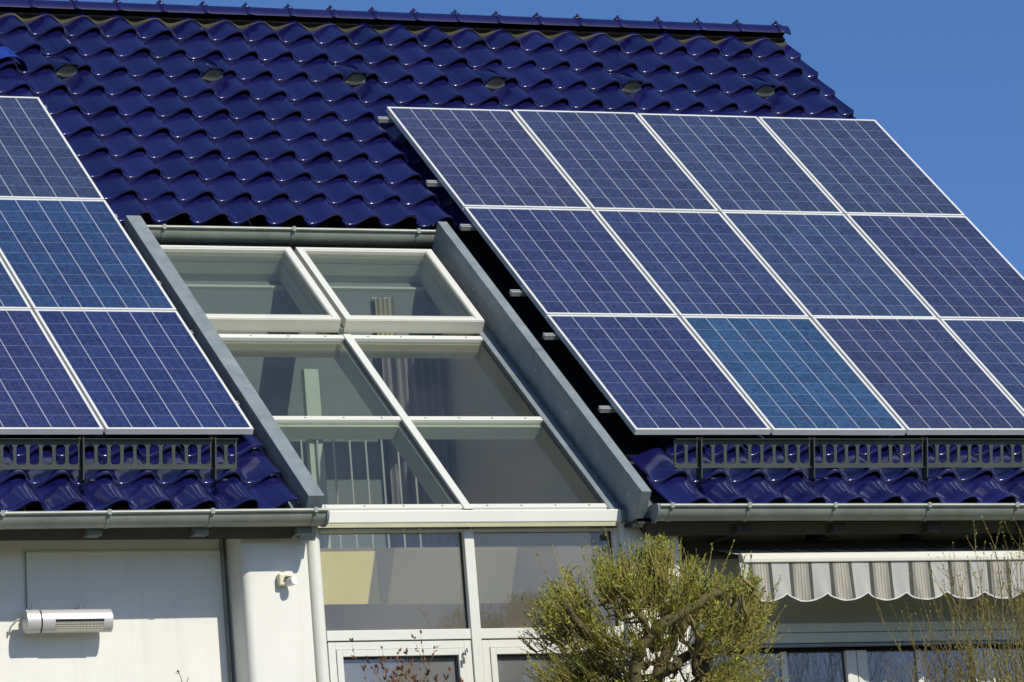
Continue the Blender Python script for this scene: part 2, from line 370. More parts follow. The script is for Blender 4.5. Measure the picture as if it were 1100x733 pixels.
# ridge
mo = MB()
for k in range(-15, 23):
    segs = 12; pr = []
    for i in range(segs):
        p0, p1 = -0.22+i/segs, -0.22+(i+1)/segs
        ut = U0+PU*k
        if ut+PU*p1 > 4.06: continue
        a0, a1 = prof(p0), prof(p1)
        mo.face([(ut+PU*p0, 6.655, -0.172+0.055*a0), (ut+PU*p1, 6.655, -0.172+0.055*a1), (ut+PU*p1, 6.665, -0.142+0.040*a1), (ut+PU*p0, 6.665, -0.142+0.040*a0)], R3)
mo.build("ridge_mortar", M_MORTAR, roof)
MB(R3).box(-6.5, 4.04, 6.70, 6.82, -0.26, -0.12).build("ridge_board", M_DARK, roof)
ridge_c = R3(0, 6.815, -0.108)
def ridge_tile(x0, x1):
    mb = MB(Wd); n = 10; L = x1-x0
    secs = [(0, .100), (0.0, .112), (0.012, .119), (0.045, .119), (0.052, .110), (L-0.02, .108), (L+0.03, .106)]
    for (dx, r) in secs:
        for i in range(n+1):
            a = math.radians(9) + math.radians(162)*(i/n)
            y, z = -math.cos(a)*r, math.sin(a)*r*0.95 - 0.050
            mb.v.append(Vector((x0+dx, ridge_c.y+y, ridge_c.z+z-0.005)))
    m = n+1
    for i in range(len(secs)-1):
        for j in range(n):
            a = i*m+j; mb.f.append((a, a+m, a+m+1, a+1))
    # clip on the joint
    mb.box(x0+0.008, x0+0.040, ridge_c.y-0.028, ridge_c.y+0.028, ridge_c.z+0.056, ridge_c.z+0.068)
    mb.box(x0+0.014, x0+0.030, ridge_c.y-0.035, ridge_c.y-0.020, ridge_c.z+0.062, ridge_c.z+0.080)
    return mb
x = 3.975
first = None
xs_r = [3.975]
while xs_r[-1] > -6.0: xs_r.append(xs_r[-1]-0.3445)
for i, x in enumerate(xs_r[1:]): ridge_tile(x, x+0.3445).build("ridge_tile", M_RIDGE, roof, smooth='auto')
mb = ridge_tile(3.975, 4.05)
cx = 4.128
for i in range(10):
    a0, a1 = math.pi*i/10, math.pi*(i+1)/10
    mb.face([(4.082, ridge_c.y, ridge_c.z-0.01), (4.082, ridge_c.y-math.cos(a0)*.104, ridge_c.z+math.sin(a0)*.100-.053), (4.082, ridge_c.y-math.cos(a1)*.104, ridge_c.z+math.sin(a1)*.100-.053)])
mb.build("ridge_tile", M_RIDGE, roof, smooth='auto')
# vent tiles: a raised hood over one trough with a mesh mouth
for k in (0, 4, 8, 12, 16, 20):
    ut = U0 + PU*k + 0.045; v0 = 5.70
    hb = MB(R3); n = 10
    def hn(t, w): return -0.152 + (0.088*(1-t)**0.8)*(max(0, 1-(2*w-1)**2))**0.6 + 0.02*w
    for i in range(7):
        t = i/6
        for j in range(n+1):
            w = j/n; hb.v.append(R3(ut-0.105+0.21*w, v0-0.012+0.32*t, hn(t, w)))
    for i in range(6):
        for j in range(n):
            a = i*(n+1)+j; hb.f.append((a, a+1, a+n+2, a+n+1))
    hb.box(ut-0.055, ut+0.075, v0-0.022, v0-0.006, -0.060, -0.048)
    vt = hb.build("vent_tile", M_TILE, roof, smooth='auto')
    gb = MB(R3); pts = []
    for j in range(n+1):
        w = j/n; pts.append((ut-0.085+0.165*w, v0+0.004, hn(0, 0.04+0.92*w)-0.020))
    for j in range(n):
        a, b2 = pts[j], pts[j+1]
        gb.face([(a[0]-0.015, v0-0.012, -0.150+0.012*math.cos(j*0.6)), (b2[0]-0.015, v0-0.012, -0.150+0.012*math.cos((j+1)*0.6)), b2, a])
    # mesh wires
    for j in range(1, 16):
        w = j/16; uu = ut-0.085+0.165*w
        gb.tube([R3(uu-0.015, v0-0.014, -0.150), R3(uu, v0+0.002, hn(0, 0.04+0.92*w)-0.020)], 0.0022, 4)
    gb.build("vent_mesh", M_GRILLE, vt)
# flue hood at the left
hb = MB(R3); n = 10
for i in range(7):
    t = i/6
    for j in range(n+1):
        a = math.pi*j/n
        hb.v.append(R3(-2.66-0.14*math.cos(a)*(1-0.2*t), 5.72+0.34*t, -0.15+0.125*math.sin(a)*(1-0.55*t)))
for i in range(6):
    for j in range(n):
        a = i*(n+1)+j; hb.f.append((a, a+1, a+n+2, a+n+1))
hb.build("flue_hood", mat("bright_blue_hood", (0.02, 0.05, 0.30), 0.2, 0, 0.1, 5), roof, smooth=True)

# verge trim and gable
MB(R3).box(3.99, 4.03, -0.80, 6.74, -0.34, -0.19).build("verge_board", M_ZINC_D, H)
eave_y = 0.0
gw = MB(Wd)
apex = rz - 0.35
gw.face([(3.96, 0.06, 0), (3.96, 11.0, 0), (3.96, 11.0, ZO-0.6), (3.96, ry, apex), (3.96, 0.06, ZO-0.50)])
gw.face([(-6.46, 0.06, 0), (-6.46, 0.06, ZO-0.50), (-6.46, ry, apex), (-6.46, 11.0, ZO-0.6), (-6.46, 11.0, 0)])
gw.face([(-6.46, 11.0, 0), (-6.46, 11.0, ZO-0.6), (3.96, 11.0, ZO-0.6), (3.96, 11.0, 0)])
gw.build("gable_wall", M_WALL, H)

# ---- front walls
MB().box(-6.46, -2.945, 0.0, 0.24, -ZO, -0.45).build("front_wall", M_WALL, H)
pn = MB(); pn.box(-4.262, -2.97, -0.010, 0.0, -0.802, -0.780); pn.build("render_bead", M_WALL, H, bevel=0.004)
MB().box(-2.968, -2.950, -0.020, 0.0, -ZO, -0.70).build("joint_strip", M_ZINC_G, H)
# rounded corner pier
def pier(x0, x1, rl, name):
    p = [(x1, 0.2), (x1, -0.28)]
    for i in range(9):
        a = math.pi/2*i/8
        p.append((x0+rl-rl*math.sin(a), -0.28+rl-rl*math.cos(a)))
    p.append((x0, 0.2))
    return MB().prism(p[::-1], -ZO, -0.62, axis=2).build(name, M_WALL, H, smooth='auto')
pier(-2.925, -2.487, 0.055, "pier"); pier(-0.298, 0.112, 0.012, "pier")
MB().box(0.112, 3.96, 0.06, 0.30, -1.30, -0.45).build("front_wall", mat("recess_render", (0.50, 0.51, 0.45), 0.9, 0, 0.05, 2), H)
MB().box(3.40, 3.96, 0.06, 0.30, -ZO, -1.30).build("front_wall", M_WALL, H)

# ---- eaves
def soffit(x0, x1, m):
    MB().box(x0, x1, -0.50, 0.02, -0.705, -0.685).build("soffit", m, H)
    MB().box(x0, x1, -0.50, -0.485, -0.72, -0.685).build("fascia_board", m, H)
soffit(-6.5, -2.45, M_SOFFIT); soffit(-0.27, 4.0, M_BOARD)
for x in (-5.36, -4.66, -3.955, -3.25, -2.565):
    MB().box(x-0.05, x+0.045, -0.47, -0.36, -0.765, -0.706).build("rafter_end", M_ZINC_D, H)
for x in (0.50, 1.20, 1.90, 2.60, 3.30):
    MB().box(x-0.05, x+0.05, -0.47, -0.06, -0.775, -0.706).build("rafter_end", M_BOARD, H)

def gutter(x0, x1, zc0, zc1, yc, r, joints, caps, brackets=()):
    """half round gutter with rolled front lip"""
    mb = MB(); prof_ = []
    n = 12
    for i in range(n+1):
        a = math.pi*i/n
        prof_.append((yc - r*math.cos(a), -r*math.sin(a)))
    inner = [(yc-(r-0.006)*math.cos(math.pi*i/n), -(r-0.006)*math.sin(math.pi*i/n)) for i in range(n, -1, -1)]
    lip = [(yc-r-0.008-0.008*math.cos(a), 0.004+0.010*math.sin(a)) for a in [0.2, 1.2, 2.2, 3.0]]
    pr = prof_ + inner + [(yc-r+0.004, 0.012), (yc-r-0.006, 0.017), (yc-r-0.016, 0.012), (yc-r-0.019, 0.002), (yc-r-0.012, -0.007)]
    k = len(mb.v); m = len(pr)
    for x, z in ((x0, zc0), (x1, zc1)):
        for a, b in pr: mb.v.append(P3(x, a, z+b))
    for i in range(m):
        j = (i+1) % m; mb.f.append((k+i, k+j, k+m+j, k+m+i))
    go = mb.build("gutter", M_ZINC_G, H, smooth='auto')
    zc = lambda x: zc0 + (zc1-zc0)*(x-x0)/(x1-x0)
    for x in joints:
        jb = MB(); pr2 = [(yc-(r+0.004)*math.cos(math.pi*i/n), -(r+0.004)*math.sin(math.pi*i/n)) for i in range(n+1)]
        pr3 = [(yc-(r+0.0012)*math.cos(math.pi*i/n), -(r+0.0012)*math.sin(math.pi*i/n)) for i in range(n, -1, -1)]
        jb.prism([(a, z+zc(x)) for a, z in pr2+pr3], x-0.012, x+0.016)
        jb.box(x-0.010, x+0.014, yc-r-0.022, yc-r-0.001, zc(x)-0.012, zc(x)+0.021)
        jb.build("gutter_bracket", M_ZINC_G, go, smooth='auto')
    for x, sg in caps:
        cb = MB(); R = r+0.012
        pr2 = [(yc-R*math.cos(math.pi*i/n), -R*math.sin(math.pi*i/n)) for i in range(n+1)] + [(yc+R*0.85, 0.018), (yc+0.3*R, 0.026), (yc-0.4*R, 0.026), (yc-R*0.9, 0.018)]
        cb.prism([(a, z+zc(x)) for a, z in pr2], x-0.006, x+0.010)
        cb.build("gutter_end_cap", M_ZINC, go, smooth='auto')
    return go
gutter(-6.5, -2.462, -0.668, -0.645, -0.535, 0.078, [-5.29, -4.60, -3.91, -3.233, -2.545], [(-2.460, 1)])
gutter(-0.165, 4.06, -0.628, -0.644, -0.535, 0.082, [-0.08, 0.472, 1.096, 1.789, 2.443, 3.1, 3.7], [(-0.172, -1), (4.06, 1)])
# upper gutter above the glazed bay
uc = R3(0, 3.275, -0.235)
gutter(-2.46, -0.19, uc.z-ZO+0.018, uc.z-ZO+0.018, uc.y-0.015, 0.090, [-2.26, -1.30, -0.36], [(-0.20, 1)])
MB(R3).box(-2.47, -0.19, 3.06, 3.26, -0.30, -0.285).build("flashing", M_DARK, H)  # black sheet: the shade under the upper gutter is put into its colour
MB(R3).box(-2.47, -0.19, 3.285, 3.34, -0.235, -0.205).build("eave_strip", M_MORTAR, H)

# ---- zinc clad upstands either side of the glazing
def upstand(u0, u1, vt, vb, top, bot):
    mb = MB(R3); mb.box(u0, u1, vb, vt, bot, top)
    return mb.build("zinc_upstand", M_ZINC, H, bevel=0.004)
upl = upstand(-2.578, -2.468, 3.14, -0.812, -0.03, -0.36)
upr = upstand(-0.262, -0.190, 3.13, -0.775, -0.03, -0.30)
for v in (2.3, 1.7, 1.1, 0.5, -0.1, -0.62):
    MB(R3).box(-0.267, -0.262, v, v+0.012, -0.15, -0.138).build("rivet", M_ALU, upr)
MB(R3).box(-0.2635, -0.1885, 1.19, 1.196, -0.10, -0.0285).build("seam", M_ZINC_D, upr)
# flashings
fl = MB(R3); fl.box(-0.365, -0.300, -0.60, 2.9, -0.300, -0.262); fl.build("flashing", M_ZINC, H, bevel=0.003)
fl = MB(R3); fl.box(-0.300, -0.263, -0.60, 2.9, -0.305, -0.278); fl.build("flashing", M_ZINC_G, H)
MB(R3).box(-2.66, -2.579, -0.80, 3.1, -0.215, -0.172).build("flashing", M_ZINC, H)
MB(R3).box(-0.189, -0.075, -0.80, 0.0, -0.225, -0.205).build("flashing", M_ZINC_D, H)
MB(R3).box(-0.189, 0.24, 0.0, 3.27, -0.235, -0.205).build("shadow_sheet", M_DARK, H)  # black sheet added in place of the shadow beside the right array
MB().box(-0.298, -0.150, -0.315, -0.20, -0.665, -0.595).build("sill_end_box", M_ZINC_G, H, bevel=0.01)
MB(R3).face([(-0.262, -0.775, -0.30), (-0.190, -0.775, -0.30), (-0.21, -0.70, -0.40), (-0.25, -0.70, -0.40)])
ft = MB(R3); ft.prism([(-0.775, -0.30), (-0.30, -0.42), (-0.30, -0.30)], -0.260, -0.192); ft.build("upstand_foot", M_ZINC_D, H)

# ---- glazed roof (four lights below, two opening windows above)
sk = MB(R3); sk.box(-1.383, -1.327, -0.585, 1.835, -0.305, -0.258)
skylight = sk.build("glazed_roof", M_WHITE, H, bevel=0.003)
for v0, v1 in ((1.785, 1.835), (0.625, 0.675), (-0.560, -0.512)):
    for a, b in ((-2.46, -1.384), (-1.326, -0.366)):
        MB(R3).box(a, b, v0, v1, -0.303, -0.266).build("glazing_bar", M_WHITE, skylight, bevel=0.002)
        nb = 4
        sb = MB(R3)
        for i in range(nb):
            uu = a + (b-a)*(i+0.5)/nb; sb.box(uu-0.006, uu+0.006, (v0+v1)/2-0.006, (v0+v1)/2+0.006, -0.266, -0.2635)
        sb.build("screw", M_ZINC_G, skylight)
MB(R3).box(-1.383, -1.327, -0.588, -0.5855, -0.30, -0.262).build("bar_end_cap", M_GASKET, skylight)
for a, b in ((-2.46, -1.384), (-1.326, -0.366)):
    for v0, v1 in ((0.675, 1.785), (-0.512, 0.625)):
        MB(R3).box(a, b, v0, v1, -0.294, -0.286).build("pane", M_GLASS_R, skylight)
        MB(R3).box(b-0.010, b, v0, v1, -0.2855, -0.280).build("gasket", M_GASKET, skylight)
# inner rafters and purlins
ir = MB(R3); ir.box(-1.405, -1.305, -0.56, 3.0, -0.455, -0.307); ir.build("inner_rafter", M_LINING, H)
ir = MB(R3); ir.box(-0.375, -0.30, -0.56, 3.0, -0.44, -0.307); ir.build("inner_rafter", M_OLIVE, H)
ir = MB(R3); ir.box(-2.50, -2.42, -0.56, 3.0, -0.44, -0.307); ir.build("inner_rafter", M_LINING, H)
for v0, v1, m, d in ((0.60, 0.70, M_LINING, 0.40), (-0.60, -0.51, M_LINING, 0.40), (1.775, 1.90, M_OLIVE, 0.41), (2.93, 3.06, M_LINING, 0.42)):
    for a, b in ((-2.42, -1.405), (-1.305, -0.375)):
        MB(R3).box(a, b, v0, v1, -d, -0.306).build("inner_purlin", m, H)
# upper opening windows
for a, b in ((-2.45, -1.400), (-1.366, -0.343)):
    fb = MB(R3); w = 0.058
    fb.box(a, b, 1.868, 1.868+0.075, -0.268, -0.170); fb.box(a, b, 2.918, 2.96, -0.268, -0.170)
    fb.box(a, a+w, 1.943, 2.918, -0.268, -0.170); fb.box(b-w, b, 1.943, 2.918, -0.268, -0.170)
    # slim cover frame so that the front edge catches light
    fo = fb.build("roof_window", M_CREAM, H, bevel=0.003)
    cv = MB(R3); w2 = 0.052
    cv.box(a+.002, b-.002, 1.872, 1.872+0.030, -0.170, -0.165); cv.box(a+.002, b-.002, 2.93, 2.958, -0.170, -0.165)
    cv.box(a+.002, a+w2, 1.902, 2.93, -0.170, -0.165); cv.box(b-w2, b-.002, 1.902, 2.93, -0.170, -0.165)
    cv.build("cover_frame", M_WHITE, fo)
    MB(R3).box(a+w, b-w, 1.943, 2.918, -0.205, -0.196).build("pane", M_GLASS_R, fo)
    ln = MB(R3); q = 0.012
    ln.box(a+w-0.03, a+w, 1.93, 2.93, -0.40, -0.272); ln.box(b-w, b-w+0.03, 1.93, 2.93, -0.40, -0.272); ln.box(a+w, b-w, 2.918, 2.93, -0.36, -0.272)
    ln.box(a+w, b-w, 2.80, 2.83, -0.45, -0.40)
    ln.build("lining", M_LINING, fo)
MB(R3).box(-1.3995, -1.3665, 1.87, 2.95, -0.285, -0.235).build("window_gap", M_ZINC_G, H)

# ---- glazed front wall under it
sb = MB(); sb.prism([(-0.215, -0.57), (-0.325, -0.592), (-0.325, -0.672), (-0.215, -0.672)], -2.455, -0.300)
sb.build("sill_beam", M_WHITE, H, bevel=0.006)
MB().box(-2.43, -0.34, -0.319, -0.317, -0.700, -0.673).build("drip_edge", M_OLIVE, H)
MB(R3).box(-2.455, -0.300, -0.605, -0.562, -0.310, -0.285).build("flashing", M_WHITE, H)
gf = MB()
jp = [(-2.462+0.0, -0.15), (-2.462, -0.20)] + [(-2.418-0.044*math.cos(a), -0.215-0.044*math.sin(a)) for a in [0.0, .35, .7, 1.05, 1.4, 1.75, 2.1, 2.45, 2.8, 3.14]] + [(-2.374, -0.15)]
gf.prism(jp, -ZO, -0.70, axis=2)
frame = gf.build("window_wall", M_WHITE, H, smooth='auto')
tag(frame)
MB().box(-1.386, -1.318, -0.245, -0.15, -ZO, -0.70).build("mullion", M_WHITE, frame, bevel=0.004)
MB().box(-0.335, -0.299, -0.235, -0.15, -ZO, -0.70).build("side_post", M_WHITE, frame)
for a, b in ((-2.373, -1.387), (-1.317, -0.336)):
    MB().box(a, b, -0.235, -0.15, -1.412, -1.346).build("transom", M_WHITE, frame, bevel=0.003)
    MB().box(a, b, -0.235, -0.15, -0.715, -0.70).build("head_rail", M_WHITE, frame)
    MB().box(a, b, -0.196, -0.188, -1.346, -0.715).build("pane", M_GLASS_V, frame)
    MB().box(b-0.012, b, -0.2005, -0.197, -1.346, -0.715).build("gasket", M_GASKET, frame)
    MB().box(a, b, -0.228, -0.15, -1.420, -1.4125).build("gasket", M_GASKET, frame)
    # door leaf with stepped sash
    db = MB(); z0, z1 = -ZO+0.02, -1.421
    def ring(x0, x1, z0, z1, w, y0, y1):
        db.box(x0, x0+w, y0, y1, z0, z1); db.box(x1-w, x1, y0, y1, z0, z1)
        db.box(x0+w, x1-w, y0, y1, z1-w, z1); db.box(x0+w, x1-w, y0, y1, z0, z0+w)
    ring(a+0.004, b-0.004, z0, z1, 0.048, -0.232, -0.15)
    ring(a+0.055, b-0.055, z0+0.05, z1-0.051, 0.042, -0.240, -0.16)
    d = db.build("terrace_door", M_WHITE, frame, bevel=0.002)
    MB().box(a+0.052, b-0.052, -0.2335, -0.17, z0+0.048, z1-0.0485).build("door_seal", M_ZINC_G, frame) if False else None
    MB().box(a+0.097, b-0.097, -0.196, -0.188, z0+0.092, z1-0.093).build("door_pane", M_GLASS_D, frame)
    sh = MB(); w = 0.010
    sh.box(a+0.097, b-0.097, -0.215, -0.197, z1-0.104, z1-0.0932); sh.box(b-0.108, b-0.0972, -0.215, -0.197, z0+0.1, z1-0.104)
    sh.build("door_gasket", M_GASKET, frame)
hg = MB(); hg.tube([P3(-1.455, -0.245, -1.505), P3(-1.452, -0.262, -1.515)], 0.007, 6); hg.tube([P3(-1.462, -0.262, -1.535), P3(-1.462, -0.262, -1.575)], 0.008, 6); hg.tube([P3(-1.43, -0.245, -1.475), P3(-1.425, -0.25, -1.50)], 0.005, 6)
hg.build("door_hinge", M_ZINC_D, frame)

# ---- interior of the bay
ib = MB()
def rz_(y, n): return y*math.tan(TH) + n/CT
def sloped(x0, x1, y0, y1, zlo, n=-0.42):
    ib.prism([(y0, zlo), (y1, zlo), (y1, rz_(y1, n)), (y0, rz_(y0, n))], x0, x1)
sloped(-2.56, -2.462, -0.148, 2.42, -ZO); ib.build("interior_wall", M_INT, H)
ib = MB(); sloped(-0.298, -0.22, -0.148, 2.42, -ZO); ib.build("interior_wall", mat("taupe_wall", (0.86, 0.74, 0.60), 0.9, 0, 0.05, 1.5), H)
ib = MB(); sloped(-2.56, -0.22, 2.42, 2.55, -ZO); ib.build("interior_wall", M_BACK, H)
gl_ = MB(); gl_.box(-2.46, -0.30, 0.75, 2.41, -1.02, -0.66); gl_.build("gallery_slab", mat("shade_toned_fascia", (0.15, 0.14, 0.11), 0.9, 0, 0.06, 2), H)  # slab colour darkened so it reads unlit beside the sun patch
MB().box(-2.45, -1.60, 0.742, 0.7495, -1.015, -0.665).build("sun_patch_panel", M_SUN_PATCH, H)  # yellow panel added: the sun patch is put into its colour and shape
MB().box(-2.46, -0.30, 0.76, 2.41, -0.658, -0.64).build("gallery_floor", M_FLOOR, H)
MB().box(-2.46, -0.30, -0.10, 2.41, -ZO-0.01, -ZO+0.02).build("interior_floor", M_FLOOR, H)

rail = thing("railing", "pale gallery railing with thin upright rods behind the lower left roof glass", "railing", P3(-1.6, 1.60, -0.64))
for i in range(10):
    x = -1.965 + 0.1165*i
    MB().tube([P3(x, 1.60, -0.64), P3(x, 1.60, 0.26)], 0.007, 6).build("baluster", M_STEEL, rail)
MB().box(-1.665, -1.562, 1.62, 1.68, -0.64, 0.745).build("post", M_POST, rail)
MB().box(-2.40, -0.34, 1.585, 1.615, 0.26, 0.285).build("handrail", M_ZINC_D, rail)

def curtain(name, label, x0, x1, y, z0, z1, m, folds, amp=0.03):
    t = thing(name, label, "curtain", P3((x0+x1)/2, y, z0))
    mb = MB(); n = folds*6; b = 0; rr = random.Random(name+label)
    ph = [rr.uniform(0, 6) for _ in range(5)]
    for side in (0, 0.004):
        for z in (z0, z0+(z1-z0)*0.5, z1):
            for i in range(n+1):
                q = i/n; mb.v.append(P3(x0+(x1-x0)*q, y+amp*math.sin(q*folds*6.283+ph[0])+0.4*amp*math.sin(q*folds*2.7+ph[1])+side, z))
    m1 = n+1
    for k in (0, 3):
        for r in range(2):
            for i in range(n):
                a = (k+r)*m1+i; mb.f.append((a, a+1, a+m1+1, a+m1))
    mb.build("cloth", m, t, smooth=True)
    MB().tube([P3(x0-0.01, y+0.012, z1-0.005), P3(x1+0.01, y+0.012, z1-0.005)], 0.005, 8).build("curtain_rod", M_STEEL, t)
    return t
curtain("curtain", "mauve grey folded curtain hanging behind the middle right roof glass", -0.80, -0.36, 2.33, -0.63, 1.13, M_CURT, 7)
curtain("curtain", "short cream curtain seen through the upper right roof window", -0.80, -0.66, 2.385, 1.12, 1.425, M_CURT2, 4, 0.012)
# ---- right hand recess: shutter box and windows
MB().box(0.35, 3.4, 0.005, 0.30, -1.438, -1.302).build("shutter_box", M_SHUT, H, bevel=0.006)
pb = MB()
for i in range(150):
    x = 0.40+0.02*i; pb.box(x, x+0.010, 0.003, 0.006, -1.372, -1.364)
o = pb.build("ventilation_slot", M_DARK, H); o["kind"] = "stuff"
MB().box(0.35, 3.4, -0.005, 0.30, -1.462, -1.445).build("guide_rail", M_ZINC, H)
MB().box(0.35, 3.4, 0.03, 0.30, -1.482, -1.4625).build("head_gap", M_DARK, H)
MB().box(0.35, 3.4, 0.02, 0.30, -ZO, -2.80).build("front_wall", M_WALL, H)
MB().box(0.112, 0.35, 0.03, 0.30, -ZO, -1.302).build("front_wall", M_WALL, H)
for x0, x1 in ((0.45, 1.50), (1.505, 2.455), (2.46, 3.4)):
    wb = MB(); w = 0.075
    wb.box(x0, x0+w, 0.05, 0.13, -2.80, -1.483); wb.box(x1-w, x1, 0.05, 0.13, -2.80, -1.483)
    wb.box(x0+w, x1-w, 0.05, 0.13, -2.80, -2.72)
    wo = wb.build("window", M_WHITE, H, bevel=0.003)
    MB().box(x0+w, x1-w, 0.09, 0.098, -2.72, -1.483).build("pane", M_GLASS_D, wo)
    xm = (x0+x1)/2
    MB().box(xm-0.02, xm+0.02, 0.07, 0.12, -2.72, -1.483).build("muntin", M_WHITE, wo)
    gb = MB(); gb.box(x0+w, x0+w+0.01, 0.085, 0.0895, -2.72, -1.483); gb.box(x1-w-0.01, x1-w, 0.085, 0.0895, -2.72, -1.483); gb.build("gasket", M_GASKET, wo)
MB().box(0.36, 3.95, 0.9, 1.0, -ZO, -0.9).build("interior_wall", mat("dim_room", (0.50, 0.48, 0.46), 0.9, 0, 0.1, 1), H)

# ------------------------------------------------------------------ awning
aw = thing("awning", "half open striped awning with a scalloped valance under the right gutter", "awning", P3(1.8, -0.3, -0.9))
MB().prism([(-0.405, -0.905), (-0.455, -0.912), (-0.482, -0.955), (-0.482, -0.978), (-0.41, -0.978)], 0.47, 3.75).build("front_bar", M_CREAM, aw, bevel=0.006)
fb = MB(); fb.face([(0.45, 0.0, -0.80), (3.7, 0.0, -0.80), (3.7, -0.42, -0.912), (0.45, -0.42, -0.912)]); fb.face([(0.45, 0.0, -0.804), (3.7, 0.0, -0.804), (3.7, -0.42, -0.916), (0.45, -0.42, -0.916)])
PX = 0.2925; XP = 0.7375       # a scallop peak
AO = P3(XP - 2*PX, 0, 0)
MBo = fb.build("canopy", M_STRIPE, aw)
def set_origin_x(o, xs):   # shift a part's local origin so that the stripes start at a scallop peak
    dx = xs - (o.location.x + base_of(o.parent).x)
    for v in o.data.vertices: v.co.x -= dx
    o.location.x += dx
set_origin_x(MBo, XP)
vb = MB(); N = 24
xa = XP - 1.0*PX; xb_ = XP + 10.2*PX
K = int((xb_-xa)/PX*N); 
for side in (0, 0.003):
    for i in range(K+1):
        x = xa + (xb_-xa)*i/K; ph = ((x-XP)/PX) % 1.0
        zb = -1.183 - 0.052*math.sin(math.pi*ph)**0.8
        wv = 0.010*math.sin(x*9.0)+0.007*math.sin(x*23+1)+0.005*math.sin(x*61)
        for j in range(5):
            q = j/4; sway = 0.022*q*q
            vb.v.append(P3(x + 0.030*q*q, -0.468+wv*q-sway*0.2+side, -0.979+(zb+0.979)*q))
    b = len(vb.v) - (K+1)*5
    for i in range(K):
        for j in range(4):
            a = b+i*5+j; vb.f.append((a, a+1, a+6, a+5))
va = vb.build("valance", M_STRIPE, aw, smooth=True); set_origin_x(va, XP)
hm = MB(); b = 0
for i in range(K):
    def zz(x):
        ph = ((x-XP)/PX) % 1.0; return -1.183 - 0.052*math.sin(math.pi*ph)**0.8
    x0, x1 = xa+(xb_-xa)*i/K, xa+(xb_-xa)*(i+1)/K
    wv0, wv1 = [0.010*math.sin(q*9.0)+0.007*math.sin(q*23+1)+0.005*math.sin(q*61) for q in (x0, x1)]
    hm.face([(x0+.03, -0.4755+wv0, zz(x0)-0.003), (x1+.03, -0.4755+wv1, zz(x1)-0.003), (x1+.03, -0.4755+wv1, zz(x1)+0.006), (x0+.03, -0.4755+wv0, zz(x0)+0.006)])
hm.build("valance_hem", mat("white_braid", (0.58, 0.58, 0.56), 0.8), aw)
MB().box(0.26, 3.72, -0.06, 0.055, -0.86, -0.765).build("cassette", M_BOARD, aw)
for x in (0.9, 2.9):
    ab = MB(); ab.tube([P3(x, -0.02, -0.86), P3(x+0.5, -0.16, -0.92), P3(x+0.06, -0.42, -0.955)], 0.02, 8)
    ab.build("folding_arm", M_SHUT, aw)

# ------------------------------------------------------------------ patio heater
ht = thing("patio_heater", "silver infrared heater mounted on the white wall under the left eave", "heater", P3(-4.05, -0.014, -1.245))
def heater_prof(sc=1.0, off=0.0):
    cy, cz = -0.135, -1.245; r = 0.072*sc; p = []
    for i in range(20):
        a = 2*math.pi*i/20
        p.append((cy+r*0.80*math.cos(a), cz+r*1.02*math.sin(a)))
    return p
hb = MB(); hb.prism(heater_prof()[::-1], -4.235, -3.775); hb.build("housing", M_SILVER, ht, smooth='auto', bevel=0.006)
hb = MB(); hb.prism(heater_prof(1.015)[::-1], -4.332, -4.245); hb.build("end_cap", M_SILVER, ht, smooth='auto', bevel=0.010)
hb = MB(); hb.prism(heater_prof(0.97)[::-1], -4.2449, -4.2351); hb.build("joint_ring", M_DARK, ht)
# reflector mouth: a shallow trough on the lower front quarter
rb = MB(); r = 0.0735
def arc(a, rr): return (-0.135+rr*0.80*math.cos(a), -1.245+rr*1.02*math.sin(a))
n = 8; a0, a1 = math.radians(180-14), math.radians(180+62)
for i in range(n):
    p, q = a0+(a1-a0)*i/n, a0+(a1-a0)*(i+1)/n
    A, B = arc(p, r), arc(q, r)
    rb.face([(-4.15, *A), (-3.835, *A), (-3.835, *B), (-4.15, *B)])
rb.build("reflector", M_REFL, ht)
rg = MB()
for i in range(1, 7):
    a = a0+(a1-a0)*i/7; A = arc(a, 0.0755)
    rg.tube([P3(-4.15, *A), P3(-3.835, *A)], 0.0016, 5)
for i in range(15):
    x = -4.14+0.0215*i
    rg.tube([P3(x, *arc(a0+(a1-a0)*j/6, 0.0765)) for j in range(7)], 0.0012, 4)
rg.build("grille", M_SILVER, ht)
eb = MB(); A = arc(math.radians(180+4), 0.0758); eb.box(-4.15, -3.835, A[0]-0.001, A[0]+0.002, A[1]-0.006, A[1]+0.006); eb.build("heating_element", M_DARK, ht)
for x in (-4.275, -3.965):
    bb = MB(); bb.box(x-0.02, x+0.02, -0.10, -0.0145, -1.170, -1.158); bb.tube([P3(x, -0.13, -1.172), P3(x, -0.12, -1.140)], 0.008, 6); bb.box(x-0.012, x+0.012, -0.13, -0.09, -1.176, -1.160)
    bb.build("bracket", M_ZINC_D, ht)
cb = MB(); cb.tube([P3(-4.33, -0.10, -1.215), P3(-4.365, -0.08, -1.225), P3(-4.395, -0.035, -1.26), P3(-4.405, -0.012, -1.31)], 0.006, 6); cb.build("cable", M_SHUT, ht, smooth=True)
cb = MB(); cb.tube([P3(-4.275, -0.012, -1.145), P3(-4.268, -0.012, -0.95), P3(-4.262, -0.012, -0.78)], 0.0045, 6); cb.build("cable", M_ZINC_G, ht)

